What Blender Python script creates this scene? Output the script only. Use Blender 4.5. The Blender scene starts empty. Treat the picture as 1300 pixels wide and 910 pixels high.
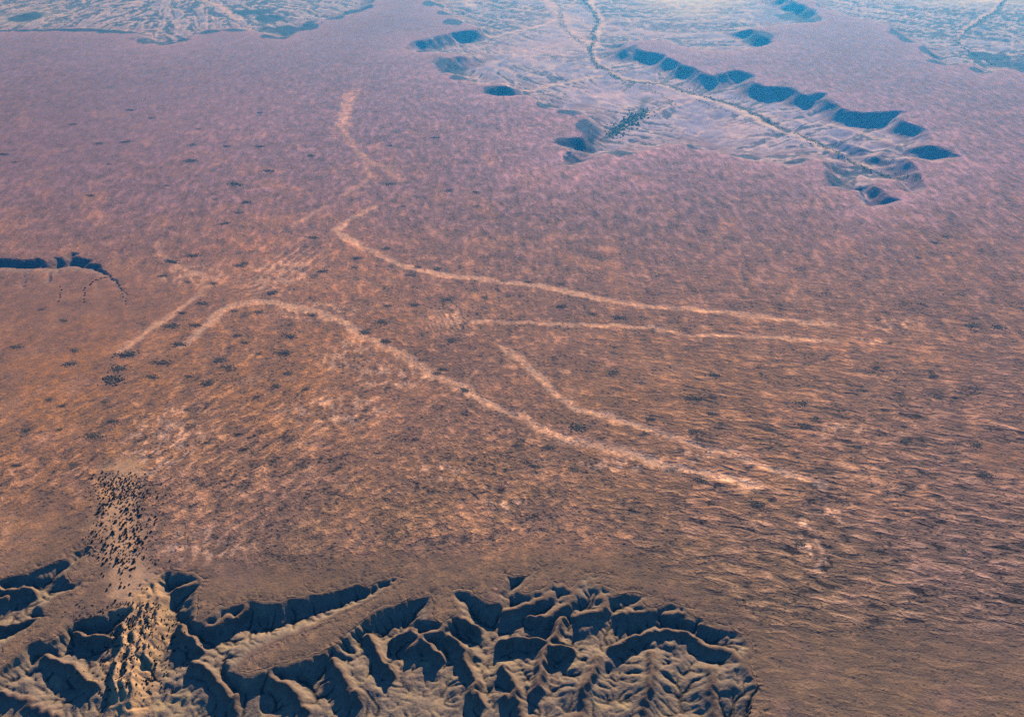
import bpy, bmesh, math, random
import numpy as np
from math import radians as R
rng = np.random.RandomState(7)
random.seed(7)
C = bpy.context.scene.collection

# ------------------------------------------------------------------ viewpoint
H = 2500.0            # flying height of the aircraft above the plain (m)
PITCH = R(33.0)
FPX = 1276.0          # focal length in pixels of the 1300 px wide photograph
def P(px, py, z=0.0):
    """ground point seen at a photograph pixel, for terrain of height z"""
    a = (px-650)/FPX; b = (py-455)/FPX
    dy = math.cos(PITCH) - b*math.sin(PITCH)
    dz = -math.sin(PITCH) - b*math.cos(PITCH)
    t = (z-H)/dz
    return np.array((a*t, dy*t))
def PL(pts, z=0.0):
    return np.array([P(p[0], p[1], (p[2] if len(p) > 2 else z)) for p in pts])

# ------------------------------------------------------------------ noise
_perm = rng.permutation(256); _perm = np.concatenate([_perm, _perm, _perm])
_ang = rng.rand(256)*2*np.pi
_gx = np.cos(_ang).astype(np.float32); _gy = np.sin(_ang).astype(np.float32)
_ii, _jj = np.meshgrid(np.arange(257), np.arange(257), indexing='ij')
_hh = _perm[_perm[_ii & 255]+(_jj & 255)]
_TX = _gx[_hh].ravel(); _TY = _gy[_hh].ravel()
def _gn(x, y):
    x0 = np.floor(x); y0 = np.floor(y); xf = x-x0; yf = y-y0
    k = (x0.astype(np.int32) & 255)*257+(y0.astype(np.int32) & 255)
    u = xf*xf*xf*(xf*(xf*6-15)+10); v = yf*yf*yf*(yf*(yf*6-15)+10)
    x1 = xf-1; y1 = yf-1
    a = _TX[k]*xf+_TY[k]*yf; k += 257; b = _TX[k]*x1+_TY[k]*yf; k += 1; d = _TX[k]*x1+_TY[k]*y1; k -= 257; c = _TX[k]*xf+_TY[k]*y1
    a += (b-a)*u; c += (d-c)*u
    return (a+(c-a)*v)*np.float32(1.5)
from concurrent.futures import ThreadPoolExecutor
_pool = ThreadPoolExecutor(4)
def gnoise(x, y):
    x = np.asarray(x, np.float32); y = np.asarray(y, np.float32)
    if x.size < 20000: return _gn(x, y)
    xr = np.ascontiguousarray(x).ravel(); yr = np.ascontiguousarray(np.broadcast_to(y, x.shape)).ravel(); n = (xr.size+15)//16
    r = list(_pool.map(lambda k: _gn(xr[k*n:(k+1)*n], yr[k*n:(k+1)*n]), range(16)))
    return np.concatenate(r).reshape(x.shape)
def fbm(x, y, oct=4, gain=0.5):
    s = 0; a = 1.0; f = 1.0; n = 0
    for k in range(oct):
        s = s+a*gnoise(x*f+k*17.3, y*f-k*9.1); n += a; a *= gain; f *= 2.03
    return s/n
def sstep(a, b, x):
    t = np.clip((x-a)/(b-a), 0, 1); return t*t*(3-2*t)

# ------------------------------------------------------------------ raster tools
class Raster:
    def __init__(s, x0, x1, y0, y1, c):
        s.x0, s.y0, s.c = x0, y0, c
        s.nx = int((x1-x0)/c)+1; s.ny = int((y1-y0)/c)+1
        s.X, s.Y = np.meshgrid(x0+np.arange(s.nx)*c, y0+np.arange(s.ny)*c)
        s.X = s.X.astype(np.float32); s.Y = s.Y.astype(np.float32)
    def inside(s, poly):
        m = np.zeros(s.X.shape, bool); n = len(poly)
        for i in range(n):
            xa, ya = poly[i]; xb, yb = poly[(i+1) % n]
            if ya == yb: continue
            r0 = max(0, int(math.floor((min(ya, yb)-s.y0)/s.c))-1); r1 = min(s.ny, int((max(ya, yb)-s.y0)/s.c)+2)
            if r1 <= r0: continue
            Y = s.Y[r0:r1]; X = s.X[r0:r1]
            cr = ((ya > Y) != (yb > Y)) & (X < (xb-xa)*(Y-ya)/(yb-ya)+xa)
            m[r0:r1] ^= cr
        return m
    def nearest(s, pts):
        """jump flooding: index of the nearest sample for each cell, and its distance"""
        seed = -np.ones((s.ny, s.nx), np.int32)
        ix = np.round((pts[:, 0]-s.x0)/s.c).astype(int); iy = np.round((pts[:, 1]-s.y0)/s.c).astype(int)
        ok = (ix >= 0) & (ix < s.nx) & (iy >= 0) & (iy < s.ny)
        seed[iy[ok], ix[ok]] = np.nonzero(ok)[0]
        px = np.append(pts[:, 0], 1e7).astype(np.float32); py = np.append(pts[:, 1], 1e7).astype(np.float32)
        best = (px[seed]-s.X)**2+(py[seed]-s.Y)**2
        k = 1 << int(math.ceil(math.log2(max(s.nx, s.ny)))-1)
        steps = []
        while k >= 1: steps.append(k); k //= 2
        steps.append(1)
        for k in steps:
            for dy in (-k, 0, k):
                for dx in (-k, 0, k):
                    if dx == 0 and dy == 0: continue
                    a0, a1 = max(0, dy), s.ny+min(0, dy); b0, b1 = max(0, -dy), s.ny+min(0, -dy)
                    c0, c1 = max(0, dx), s.nx+min(0, dx); e0, e1 = max(0, -dx), s.nx+min(0, -dx)
                    if a1 <= a0 or c1 <= c0: continue
                    cand = seed[b0:b1, e0:e1]
                    d = (px[cand]-s.X[a0:a1, c0:c1])**2+(py[cand]-s.Y[a0:a1, c0:c1])**2
                    m = d < best[a0:a1, c0:c1]
                    best[a0:a1, c0:c1][m] = d[m]; seed[a0:a1, c0:c1][m] = cand[m]
        return seed, np.sqrt(best)
    def sample(s, A, x, y):
        fx = (x-s.x0)/s.c; fy = (y-s.y0)/s.c
        ok = (fx >= 0) & (fx < s.nx-1) & (fy >= 0) & (fy < s.ny-1)
        fx = np.clip(fx, 0, s.nx-1.001); fy = np.clip(fy, 0, s.ny-1.001)
        ix = fx.astype(int); iy = fy.astype(int); u = fx-ix; v = fy-iy
        r = (A[iy, ix]*(1-u)+A[iy, ix+1]*u)*(1-v)+(A[iy+1, ix]*(1-u)+A[iy+1, ix+1]*u)*v
        return np.where(ok, r, 0.0)
def resample(pts3, step):
    """polyline (x, y, value) -> dense samples (x, y, value, arc)"""
    out = []; arc = 0
    for a, b in zip(pts3[:-1], pts3[1:]):
        L = math.hypot(b[0]-a[0], b[1]-a[1]); n = max(1, int(L/step))
        for i in range(n):
            t = i/n; out.append((a[0]+(b[0]-a[0])*t, a[1]+(b[1]-a[1])*t, a[2]+(b[2]-a[2])*t, arc+L*t))
        arc += L
    out.append((*pts3[-1][:3], arc))
    return np.array(out)
def feat(lines, step, off=0):
    S = []
    for k, ln in enumerate(lines):
        p = np.array([(*P(q[0], q[1], q[2]), q[2]) for q in ln]); r = resample(p, step); r[:, 3] += 5000*k; S.append(r)
    return np.concatenate(S)
def blur(A, n=1):
    for _ in range(n):
        B = np.pad(A, 1, mode='edge')
        A = (B[:-2, 1:-1]+B[2:, 1:-1]+B[1:-1, :-2]+B[1:-1, 2:]+4*B[1:-1, 1:-1])/8
    return A

def rain(r, z, mask, n, steps, carve, rounds, keep=None, cap=6.0, inert=.45):
    """run-off: drops walk downhill inside the mask and cut branching gullies; returns relief and run-off map"""
    z = z.astype(np.float64).copy(); cells = np.flatnonzero(mask); tot = np.zeros(z.shape)
    rg = np.random.RandomState(3)
    for k in range(rounds):
        zz = blur(z, 1); gy, gx = np.gradient(zz)
        F = np.zeros(z.size); c = cells[rg.randint(0, len(cells), n)]
        py = (c//r.nx).astype(float)+rg.rand(n)-.5; px = (c % r.nx).astype(float)+rg.rand(n)-.5
        hits = []; vx = np.zeros(n); vy = np.zeros(n); alive = np.ones(n, bool)
        zl = np.full(n, 1e9)
        for st in range(steps):
            ix = np.clip(np.round(px).astype(int), 0, r.nx-1); iy = np.clip(np.round(py).astype(int), 0, r.ny-1)
            zc = zz[iy, ix]; alive &= zc < zl+0.01; zl = zc
            q = iy*r.nx+ix; hits.append(q[alive])
            a = gx[iy, ix]; b = gy[iy, ix]; L_ = np.hypot(a, b)+1e-6
            vx = inert*vx-(1-inert)*a/L_; vy = inert*vy-(1-inert)*b/L_; v = np.hypot(vx, vy)+1e-6
            px += vx/v; py += vy/v
            alive &= (px > 1) & (px < r.nx-2) & (py > 1) & (py < r.ny-2) & (L_ > 0.004)
        F = np.bincount(np.concatenate(hits), minlength=z.size).reshape(z.shape)*(len(cells)/n); tot += F
        d = carve*np.minimum(np.sqrt(np.maximum(F-2.5, 0)), cap)
        if keep is not None: d = d*keep
        z -= blur(d, 1)
        z = z*.8+.2*blur(z, 1)
    return z, tot/rounds

# ------------------------------------------------------------------ near escarpment (south edge of the plain)
EDGE = [(-900,800),(-500,775),(-300,768),(-200,760),(-80,752),(-30,742),(16,731),(32,726),(50,718),(62,715),(76,711),(86,709),(88,702),(96,697),
 (106,692),(114,694),(122,700),(113,706),(103,712),(93,722),(87,728),(90,735),(93,739),(99,736),(107,733),(115,731),
 (108,740),(99,747),(88,753),(76,758),(66,766),(58,775),(50,784),(44,791),(34,802),(18,812),(2,826),(-22,850),(-34,880),(-20,872),(-2,846),
 (20,828),(34,817),(48,810),(55,815),(71,808),(85,797),(101,785),(120,779),(134,774),(145,772),(156,768),(165,766),(172,757),(178,748),(186,739),
 (195,736),(203,729),(209,724),(219,722),(237,724),(252,728),(262,733),(256,739),(254,744),(252,755),(252,768),(248,777),(250,786),
 (258,784),(267,775),(279,766),(288,769),(302,766),(314,759),(334,761),(350,762),(369,759),(387,753),(390,748),(401,752),
 (422,748),(432,746),(445,742),(455,739),(466,745),(482,740),(491,733),(502,730),(513,731),(504,739),(492,747),(480,757),(460,768),
 (440,777),(420,785),(400,794),(380,803),(350,814),(322,828),(300,850),(318,852),(350,842),(390,832),(424,819),(432,810),(447,798),(459,787),(468,781),(474,773),
 (488,767),(507,763),(524,758),(536,756),(544,753),(549,758),(550,774),(553,786),(561,791),(570,783),(578,779),(577,768),
 (574,758),(573,749),(584,745),(600,748),(607,754),(619,763),(628,764),(631,757),(634,746),(640,736),(643,726),(650,731),(661,729),
 (669,731),(684,720),(681,729),(667,741),(662,750),(672,753),(688,745),(702,738),(714,739),(722,744),(732,735),(746,727),
 (765,726),(777,729),(765,733),(752,738),(768,742),(783,748),(776,755),(790,752),(810,752),(828,757),(815,762),(822,768),(835,771),
 (845,763),(860,767),(880,771),(868,776),(885,784),(905,788),(925,794),(944,806),(956,822),(950,842),(962,872),(948,915),(968,980),(975,1080),(-900,1080)]
HIGH = [
 [(222,751,-20),(236,745,-12),(250,739,-6)],
 [(640,777,-20),(659,773,-17),(677,769,-13),(690,762,-8),(700,752,-3)],
 [(676,789,-30),(692,783,-24),(706,778,-20),(716,770,-14),(724,758,-8),(730,748,-3)],
 [(732,787,-30),(748,782,-22),(762,781,-20),(768,773,-15),(766,765,-9),(765,757,-4)],
 [(784,784,-26),(800,778,-19),(818,782,-18),(834,777,-13),(845,770,-5)],
 [(842,786,-22),(858,781,-16),(872,783,-12),(884,786,-4)],
 [(890,800,-20),(910,799,-12),(930,800,-3)],
 [(566,792,-14),(574,786,-14),(584,787,-20),(594,797,-34),(604,806,-44)],
 [(561,793,-6),(548,803,-18),(536,811,-28),(522,826,-40)],
 [(500,815,-36),(520,806,-34),(540,822,-40),(560,840,-45)],
 [(640,822,-38),(662,815,-34),(690,820,-38),(720,835,-44)],
 [(776,826,-34),(800,816,-30),(830,806,-28),(850,803,-24),(868,806,-20),(888,818,-22),(915,828,-14),(950,840,-4)],
 [(715,793,-42),(700,822,-40),(690,845,-40),(680,880,-42)],
 [(575,815,-44),(590,832,-40),(600,860,-40),(602,900,-42)],
 [(640,850,-38),(655,880,-38),(660,930,-38)],
 [(760,840,-34),(745,870,-34),(730,920,-36)],
 [(830,830,-24),(825,870,-26),(815,920,-30)],
 [(900,850,-18),(905,890,-20),(900,950,-26)],
 [(960,880,-10),(975,930,-12)],
 [(170,762,-3),(166,785,-17),(160,805,-28),(156,830,-36),(150,870,-44),(140,930,-50)],
 [(180,758,-3),(178,785,-15),(172,805,-25),(168,830,-33),(162,870,-42),(150,930,-48)],
 [(190,748,-5),(192,770,-14),(188,790,-22),(184,810,-30),(178,835,-38),(172,870,-44),(165,930,-50)],
 [(199,743,-10),(206,762,-20),(201,785,-30),(196,810,-38),(190,840,-44)],
 [(262,800,-34),(276,792,-20),(292,783,-12)],
 [(300,792,-36),(310,784,-24),(316,770,-10)],
 [(228,800,-42),(238,812,-38),(252,830,-42)],
 [(8,760,-30),(-20,770,-26),(-60,790,-28)],
 [(40,757,-36),(20,752,-30),(0,750,-30)],
 [(60,790,-26),(30,795,-34),(5,800,-38)],
 [(100,812,-42),(120,815,-40),(140,818,-44)],
 [(60,840,-30),(90,850,-34),(120,870,-40)],
 [(0,880,-20),(40,890,-26),(70,910,-32)],
 [(330,850,-22),(360,870,-28),(380,900,-34)],
 [(420,840,-22),(440,860,-30),(450,900,-38)],
 [(470,812,-36),(480,835,-38),(500,860,-42)],
 [(250,850,-44),(280,870,-38),(300,900,-38)],
]
LOW = [
 [(104,705,-14),(92,716,-26),(76,731,-38),(50,753,-47),(28,773,-52),(0,792,-55),(-40,818,-57),(-90,860,-60),(-160,930,-60)],
 [(88,717,-24),(74,725,-28),(53,733,-30),(37,738,-30),(22,738,-20)],
 [(37,738,-30),(44,746,-40),(50,753,-47)],
 [(25,742,-32),(8,750,-38),(0,768,-44),(-10,790,-52)],
 [(82,733,-22),(83,744,-30),(82,753,-34),(70,752,-42)],
 [(82,753,-34),(94,750,-22),(104,742,-10)],
 [(168,773,-20),(162,783,-34),(150,793,-42),(138,803,-47),(120,800,-46),(100,806,-48),(85,815,-50),(68,824,-50),(40,842,-52),(10,870,-55),(-20,930,-58)],
 [(138,803,-47),(130,825,-52),(110,850,-55),(80,890,-58),(60,950,-60)],
 [(190,752,-22),(204,748,-36),(216,753,-42),(224,762,-46),(228,774,-49),(225,790,-52),(218,804,-55),(212,818,-57),(205,840,-60),(196,880,-60),(190,940,-60)],
 [(252,746,-16),(238,758,-34),(228,770,-46)],
 [(252,795,-34),(240,797,-46),(225,800,-54)],
 [(508,734,-5),(494,742,-20),(476,752,-38),(457,763,-46),(440,769,-49),(422,775,-50),(405,781,-51),(387,786,-52),(360,791,-52),(334,797,-53),(316,800,-54),(306,804,-54),(290,813,-56),(272,822,-57),(245,838,-59),(215,858,-60)],
 [(547,768,-26),(532,780,-40),(511,791,-47),(488,798,-50),(474,800,-51),(460,807,-52),(446,816,-54),(430,830,-56),(405,855,-58),(395,900,-60)],
 [(488,798,-50),(496,812,-53),(505,835,-56),(512,880,-60)],
 [(556,803,-34),(540,818,-48),(530,840,-54),(520,880,-60)],
 [(575,752,-10),(586,764,-30),(600,779,-42),(611,788,-48),(622,803,-53)],
 [(566,800,-34),(580,803,-42),(592,808,-50),(606,822,-55),(616,836,-57)],
 [(680,724,-5),(672,735,-14),(662,745,-26),(650,757,-38),(641,769,-45),(634,781,-49),(629,796,-53),(622,815,-56),(616,840,-58),(612,880,-60),(610,940,-60)],
 [(646,733,-12),(650,743,-24),(652,755,-34)],
 [(636,760,-26),(636,768,-38)],
 [(632,808,-54),(645,808,-50),(662,805,-47),(676,795,-43),(688,783,-36),(698,771,-27),(708,758,-18),(720,750,-8)],
 [(640,835,-56),(656,824,-52),(680,815,-50),(700,811,-48),(716,803,-45),(726,793,-40),(733,781,-33),(745,775,-28),(756,767,-20),(758,758,-12)],
 [(730,790,-36),(722,784,-30),(716,780,-28)],
 [(700,850,-56),(716,832,-53),(735,823,-51),(760,817,-49),(778,808,-46),(784,798,-42),(780,786,-34),(776,776,-28),(790,774,-24),(802,767,-16),(818,760,-7)],
 [(735,823,-51),(765,820,-50),(792,817,-49),(812,812,-47),(832,806,-44),(844,799,-40),(852,790,-32),(862,774,-12)],
 [(844,800,-40),(858,800,-38),(876,795,-32),(892,791,-18)],
 [(876,797,-32),(898,805,-28),(920,806,-16),(940,808,-6)],
 [(880,812,-34),(905,816,-30),(922,819,-20),(938,822,-8)],
 [(700,850,-56),(690,900,-60),(688,950,-60)],
 [(812,812,-47),(790,840,-50),(780,880,-54),(770,940,-58)],
 [(890,830,-34),(870,860,-42),(860,900,-48),(850,950,-54)],
 [(950,860,-14),(935,890,-26),(930,940,-36)],
 [(560,850,-55),(560,900,-60)],
 [(350,880,-46),(350,930,-56)],
]
def rim_(d): return sstep(6, 40, d)
def near_relief():
    r = Raster(-3300, 2400, 1150, 3050, 3.5)
    ex = [tuple(P(*q)) + (0.0,) for q in EDGE]
    poly = np.array(ex)[:, :2]
    # ragged rim
    ed = resample(ex + [ex[0]], 4.0)
    jag = np.stack([fbm(ed[:, 0]/45, ed[:, 1]/45, 3), fbm(ed[:, 0]/45+50, ed[:, 1]/45+9, 3)], 1)*13
    ed[:, :2] += jag
    ins = r.inside(ed[:, :2])
    hl = feat(HIGH, 4.0)+np.array([0, 0, 0, 50000.])
    far_ = 1+2.0*(hl[:, 1] < 1990); hl[:, 0] += far_*fbm(hl[:, 0]/70+13, hl[:, 1]/70, 4)*26; hl[:, 1] += far_*fbm(hl[:, 0]/70, hl[:, 1]/70+80, 4)*26
    hi = np.concatenate([ed, hl])
    lo = feat(LOW, 4.0)
    lo[:, 0] += fbm(lo[:, 0]/60+3, lo[:, 1]/60, 4)*18; lo[:, 1] += fbm(lo[:, 0]/60, lo[:, 1]/60+30, 4)*18
    # the frame edge far to the west and south gets no channel: keep it low
    for a in np.arange(-3200, 2300, 300): lo = np.concatenate([lo, [[a, 1160, -60, 0]]])
    for a in np.arange(1200, 2300, 250): lo = np.concatenate([lo, [[-2600, a, -58, 0], [-3000, a, -60, 0], [-2200, a*0.9, -52, 0]]])
    sh, dh = r.nearest(hi); sl, dl = r.nearest(lo)
    zh = blur(hi[sh, 2], 14); zl = blur(lo[sl, 2], 14); arc = hi[sh, 3]; arcl = lo[sl, 3]
    dh0 = dh; wob = 1+0.35*fbm(r.X/45+5, r.Y/45, 3); dh = dh*wob; a = 2.0
    t = dh**a/(dh**a+(dl+2)**a)
    t = np.clip(t, 0, 1)
    zcap = zh-(0.56+0.10*fbm(r.X/90+3, r.Y/90, 2))*dh0-1.0
    side = np.clip(np.sin(np.pi*t), 0, 1)
    g = np.abs(gnoise(arc/26.0, arc*0+0.5)) + 0.6*np.abs(gnoise(arc/11.0, arc*0+7.5))
    g2 = np.abs(gnoise(arcl/52.0, r.Y/60+r.X/90))
    z = zh+(zl-zh)*t
    z = np.maximum(z, zcap)+0.25*np.minimum(z-zcap, 0)
    z = z + side*12.0*(g-0.5) + side*4*(g2-0.35)
    z = z + side*(9*fbm(r.X/70, r.Y/70, 5)+7*(0.30-np.abs(fbm(r.X/48+r.Y/160, r.Y/48, 4))*1.6)) + 1.2*fbm(r.X/22, r.Y/22, 3)*rim_(dh0)
    rim = sstep(0, 26, dh0)
    z = np.where(ins, z*np.clip(rim+0.15, 0, 1), 0)
    # soft shoulder on the plain side of the rim
    z = z - np.where(~ins, 2.5*np.exp(-dh/14), 0)
    ridged = 0.34-np.abs(fbm(r.X/150+r.Y/400+7, r.Y/130, 5))*1.5
    low_part = sstep(2150, 1900, r.Y) if False else 1-sstep(1950, 2200, r.Y)
    z = z + ins*sstep(10, 60, dh0)*ridged*(8+10*low_part)
    # wander: nothing in eroded ground runs straight
    sx_ = 13*fbm(r.X/85+3, r.Y/85, 4)+5*fbm(r.X/24, r.Y/24+5, 2); sy_ = 13*fbm(r.X/85+31, r.Y/85+9, 4)+5*fbm(r.X/24+44, r.Y/24, 2)
    z = np.where((r.X > -3200) & (r.X < 2300), r.sample(z, r.X+sx_, r.Y+sy_), z)
    z = blur(z, 3)*0.74
    soft = 1-sstep(1925, 2050, r.Y+40*fbm(r.X/200, r.Y/200, 3))
    z = z*(1-soft)+soft*np.where(ins, -44+0.20*(z+44)+2.5*fbm(r.X/60, r.Y/60, 4), z)
    z, flow = rain(r, z, (ins | (dh0 < 45)) & (r.X > -2500), 70000, 50, 0.17, 4, np.where(ins, 1.0, np.clip(1-dh0/45, 0, 1)), cap=7)
    global FL_N; FL_N = blur(flow, 1)
    return r, z.astype(np.float32), ins.astype(np.float32), np.where(ins, dh0, 0).astype(np.float32), dl.astype(np.float32)

# ------------------------------------------------------------------ far valleys
VALLEY_MAIN = [(470,-95),(530,-40),(538,-5),(548,2),(558,12),(570,20),(590,28),(608,34),(600,38),(570,42),(540,49),(520,53),(513,61),(526,66),(548,66),
 (575,68),(588,70),(575,73),(568,80),(555,88),(551,93),(570,92),(580,95),(592,103),(612,106),(640,106),(646,109),(630,109),(620,113),(611,120),(640,121),
 (660,122),(674,122),(690,134),(712,138),(730,140),(746,149),(750,156),(747,165),(735,174),(718,178),(700,181),(716,186),(722,190),(714,200),
 (717,210),(730,210),(745,204),(758,198),(774,194),(788,201),(803,194),(828,188),(855,183),(878,182),(883,188),(905,191),(918,194),(936,200),
 (957,203),(983,207),(999,212),(1018,207),(1029,201),(1043,203),(1049,212),(1049,225),(1046,235),(1061,236),(1075,239),(1088,244),(1094,258),
 (1110,263),(1135,259),(1146,254),(1130,249),(1119,240),(1109,231),(1116,227),(1136,229),(1144,240),(1163,246),(1177,238),(1169,225),(1164,213),(1154,202),(1168,202),(1190,205),
 (1218,198),(1205,192),(1191,186),(1172,183),(1184,178),(1178,165),(1168,160),(1156,156),(1149,150),(1152,141),(1140,140),(1121,141),(1098,143),
 (1080,140),(1068,137),(1059,129),(1050,124),(1049,118),(1038,118),(1025,120),(1013,116),(1001,110),(988,110),(971,109),(957,104),(957,96),(946,92),(933,87),
 (921,90),(906,96),(886,88),(866,82),(852,74),(846,69),(830,66),(816,64),(806,57),(794,61),(797,52),(820,50),(846,50),(856,56),(880,62),(915,66),
 (945,62),(975,58),(984,53),(972,47),(960,40),(950,37),(968,34),(990,32),(1012,29),(1035,28),(1039,20),(1028,10),(1008,2),(985,-10),(960,-40),(940,-95)]
VALLEY_EAST = [(1010,-70),(1020,-20),(1040,8),(1066,17),(1099,25),(1130,31),(1149,48),(1173,58),(1183,74),(1203,82),(1223,79),(1236,83),(1243,92),(1263,91),
 (1279,86),(1299,92),(1340,100),(1420,104),(1600,90),(1700,-60),(1500,-95),(1100,-95)]
VALLEY_WEST = [(-500,30),(-200,42),(-80,40),(0,38),(60,37),(100,35),(140,38),(172,40),(180,50),(205,58),(232,53),(245,44),(262,38),(290,35),(310,37),(330,42),
 (350,48),(368,46),(385,36),(405,26),(430,20),(455,15),(472,8),(486,-20),(450,-70),(300,-95),(-400,-95)]
MESAS = [[(60,-10),(130,-14),(190,-8),(150,2),(90,0)],[(620,-30),(690,-36),(700,-22),(650,-12)],[(1075,200),(1100,190),(1112,197),(1090,206)]]
MESA_LOW = [[(1092,186,-34),(1070,178,-44),(1050,172,-55)],[(1112,196,-30),(1130,188,-40)],[(1065,193,-38),(1050,188,-50)]]
ZV0 = -72
RIV_LINES = [[(732,-40),(746,6),(754,16),(760,30),(752,40),(755,52),(749,62),(752,76),(760,84),(772,90),(780,98),(800,103),(820,106),(840,107),(870,115),(898,124),(920,130),(940,134),(957,144),(990,161),(1040,182),(1070,200),(1095,214)],
 [(720,204),(742,188),(765,178),(780,165),(800,152),(815,143),(850,128)], [(1290,-30),(1270,12),(1245,28),(1228,38),(1213,50),(1226,60),(1240,70)], [(-100,-10),(60,4),(200,14),(300,6),(420,-20)],
 [(560,60),(620,50),(680,34),(712,20)], [(560,112),(620,121),(680,114),(722,103),(762,97)]]
def far_relief():
    r = Raster(-8500, 9500, 5150, 14500, 12.0)
    ins = np.zeros(r.X.shape, bool); S = []
    for k, v in enumerate((VALLEY_MAIN, VALLEY_EAST, VALLEY_WEST)):
        p = [tuple(P(*q)) + (0.0,) for q in v]
        ed = resample(p+[p[0]], 12.0)
        sc = 1.0
        j = np.stack([fbm(ed[:, 0]/170+k, ed[:, 1]/170, 3), fbm(ed[:, 0]/170+50, ed[:, 1]/170+9+k, 3)], 1)*38
        ed[:, :2] += j; ed[:, 3] += 90000*k
        ins |= r.inside(ed[:, :2]); S.append(ed)
    hi = np.concatenate(S)
    sh, dh = r.nearest(hi)
    arc = hi[sh, 3]
    dirx = (r.X-hi[sh, 0])/(dh+1); diry = (r.Y-hi[sh, 1])/(dh+1)
    g = 0.6*gnoise(arc/150, arc*0+.5)+0.5*gnoise(arc/60, arc*0+4.5)
    big = fbm(r.X/900, r.Y/900, 3)
    w = 165 + 150*sstep(0.05, 0.8, diry) + 48*g + 90*np.clip(big, 0, 1)*sstep(-.3, .5, diry)
    x = np.clip(dh/w, 0, 1)
    D = 70
    z = -D*(1-(1-x)**2.1)
    z -= np.clip((dh-w)/2500, 0, 1)*18
    z += np.sin(np.pi*np.clip(dh/(w*1.6), 0, 1))*g*9
    # low hills and drainage relief on the valley floor
    fl = sstep(0.6, 1.5, dh/w)
    rid = 1-np.abs(fbm(r.X/520+9, r.Y/620, 4))*2.6
    rid2 = 1-np.abs(fbm(r.X/210+29, r.Y/260, 4))*2.6
    z += fl*(rid*12-8) + fl*rid2*3*(0.4+np.clip(big+.3, 0, 1)) + fl*fbm(r.X/90, r.Y/110, 4)*2
    z = np.where(ins, z, -5*np.exp(-dh/90))
    for m in MESA_LOW:
        q = feat([m], 12.0)
        d = np.full(r.X.shape, 1e9, np.float32); 
        c = q[:, :2].mean(0); R2 = 900
        sel = ((r.X-c[0])**2+(r.Y-c[1])**2) < R2**2
        xs, ys = r.X[sel], r.Y[sel]; dd = np.full(xs.shape, 1e9)
        zz = np.zeros(xs.shape)
        for s_ in q[::2]:
            e = np.hypot(xs-s_[0], ys-s_[1]); mm = e < dd; dd[mm] = e[mm]; zz[mm] = s_[2]
        z[sel] = np.maximum(z[sel], zz-dd*0.42)
    sx_ = 34*fbm(r.X/230+3, r.Y/230, 4); sy_ = 34*fbm(r.X/230+31, r.Y/230+9, 4)
    z = r.sample(z, r.X+sx_, r.Y+sy_)
    z = blur(z, 1)
    riv = np.concatenate([resample(np.array([(*P(a, b, ZV0), 0.) for a, b in q]), 12.0) for q in RIV_LINES])
    _, dR = r.nearest(riv)
    pot = dR+95*fbm(r.X/520, r.Y/520+4, 3)+30*fbm(r.X/170, r.Y/170+8, 2)
    _, fr = rain(r, pot*.1, ins & (np.abs(r.X) < 8000) & (r.Y < 13500), 26000, 230, 0.0, 1, None)
    global FR_F; FR_F = fr
    z = z - ins*1.5*np.clip(np.log1p(blur(fr, 2)/6), 0, 2.2)
    z, flow = rain(r, z, ins & (np.abs(r.X) < 8000) & (r.Y < 13500), 60000, 50, 0.22, 2, None, cap=6)
    global FL_F; FL_F = blur(flow, 1)
    return r, z.astype(np.float32), ins.astype(np.float32), np.where(ins, dh/w, 0).astype(np.float32), dh.astype(np.float32)

# ------------------------------------------------------------------ ravine in the west
RAVINE = [(-260,318),(-180,330),(-100,322),(-40,330),(0,327),(20,330),(45,328),(60,333),(68,326),(80,328),(88,321),(104,320),(98,326),(112,330),(124,337),(137,346),(150,358),(158,372),
 (162,388),(157,376),(147,362),(134,352),(118,346),(104,343),(88,341),(76,344),(72,352),(66,345),(62,358),(52,370),(58,356),(60,346),(44,343),(33,346),(31,360),(26,368),(27,345),
 (0,343),(-60,346),(-140,350),(-260,352)]
def west_relief():
    r = Raster(-5200, -1300, 3600, 6200, 7.0)
    p = [tuple(P(*q)) + (0.0,) for q in RAVINE]; ed = resample(p+[p[0]], 7.0)
    ed[:, :2] += np.stack([fbm(ed[:, 0]/70, ed[:, 1]/70, 3), fbm(ed[:, 0]/70+50, ed[:, 1]/70+9, 3)], 1)*30
    ins = r.inside(ed[:, :2]); sh, dh = r.nearest(ed)
    g = gnoise(ed[sh, 3]/35, ed[sh, 3]*0+.5)
    diry = (r.Y-ed[sh, 1])/(dh+1)
    z = -np.minimum(30, dh*(0.62-0.35*sstep(-.3, .6, diry))*(1+0.3*g))
    z = np.where(ins, z, -2*np.exp(-dh/20))
    return r, blur(z, 1).astype(np.float32), ins.astype(np.float32)

rn, ZN, IN_N, DHN, DLN = near_relief()
rf, ZF, IN_F, DF, DHF = far_relief()
rw, ZW, IN_W = west_relief()
def height(x, y):
    z = rn.sample(ZN, x, y)+rf.sample(ZF, x, y)+rw.sample(ZW, x, y)
    z = z + 3.0*fbm(x/420, y/420, 3) + 1.2*fbm(x/60, y/60, 3)
    far = sstep(15500, 26000, y)
    return z + far*60*fbm(x/6000, y/6000, 4)
def hz(x, y): return float(height(np.array([x], float), np.array([y], float))[0])

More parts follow.
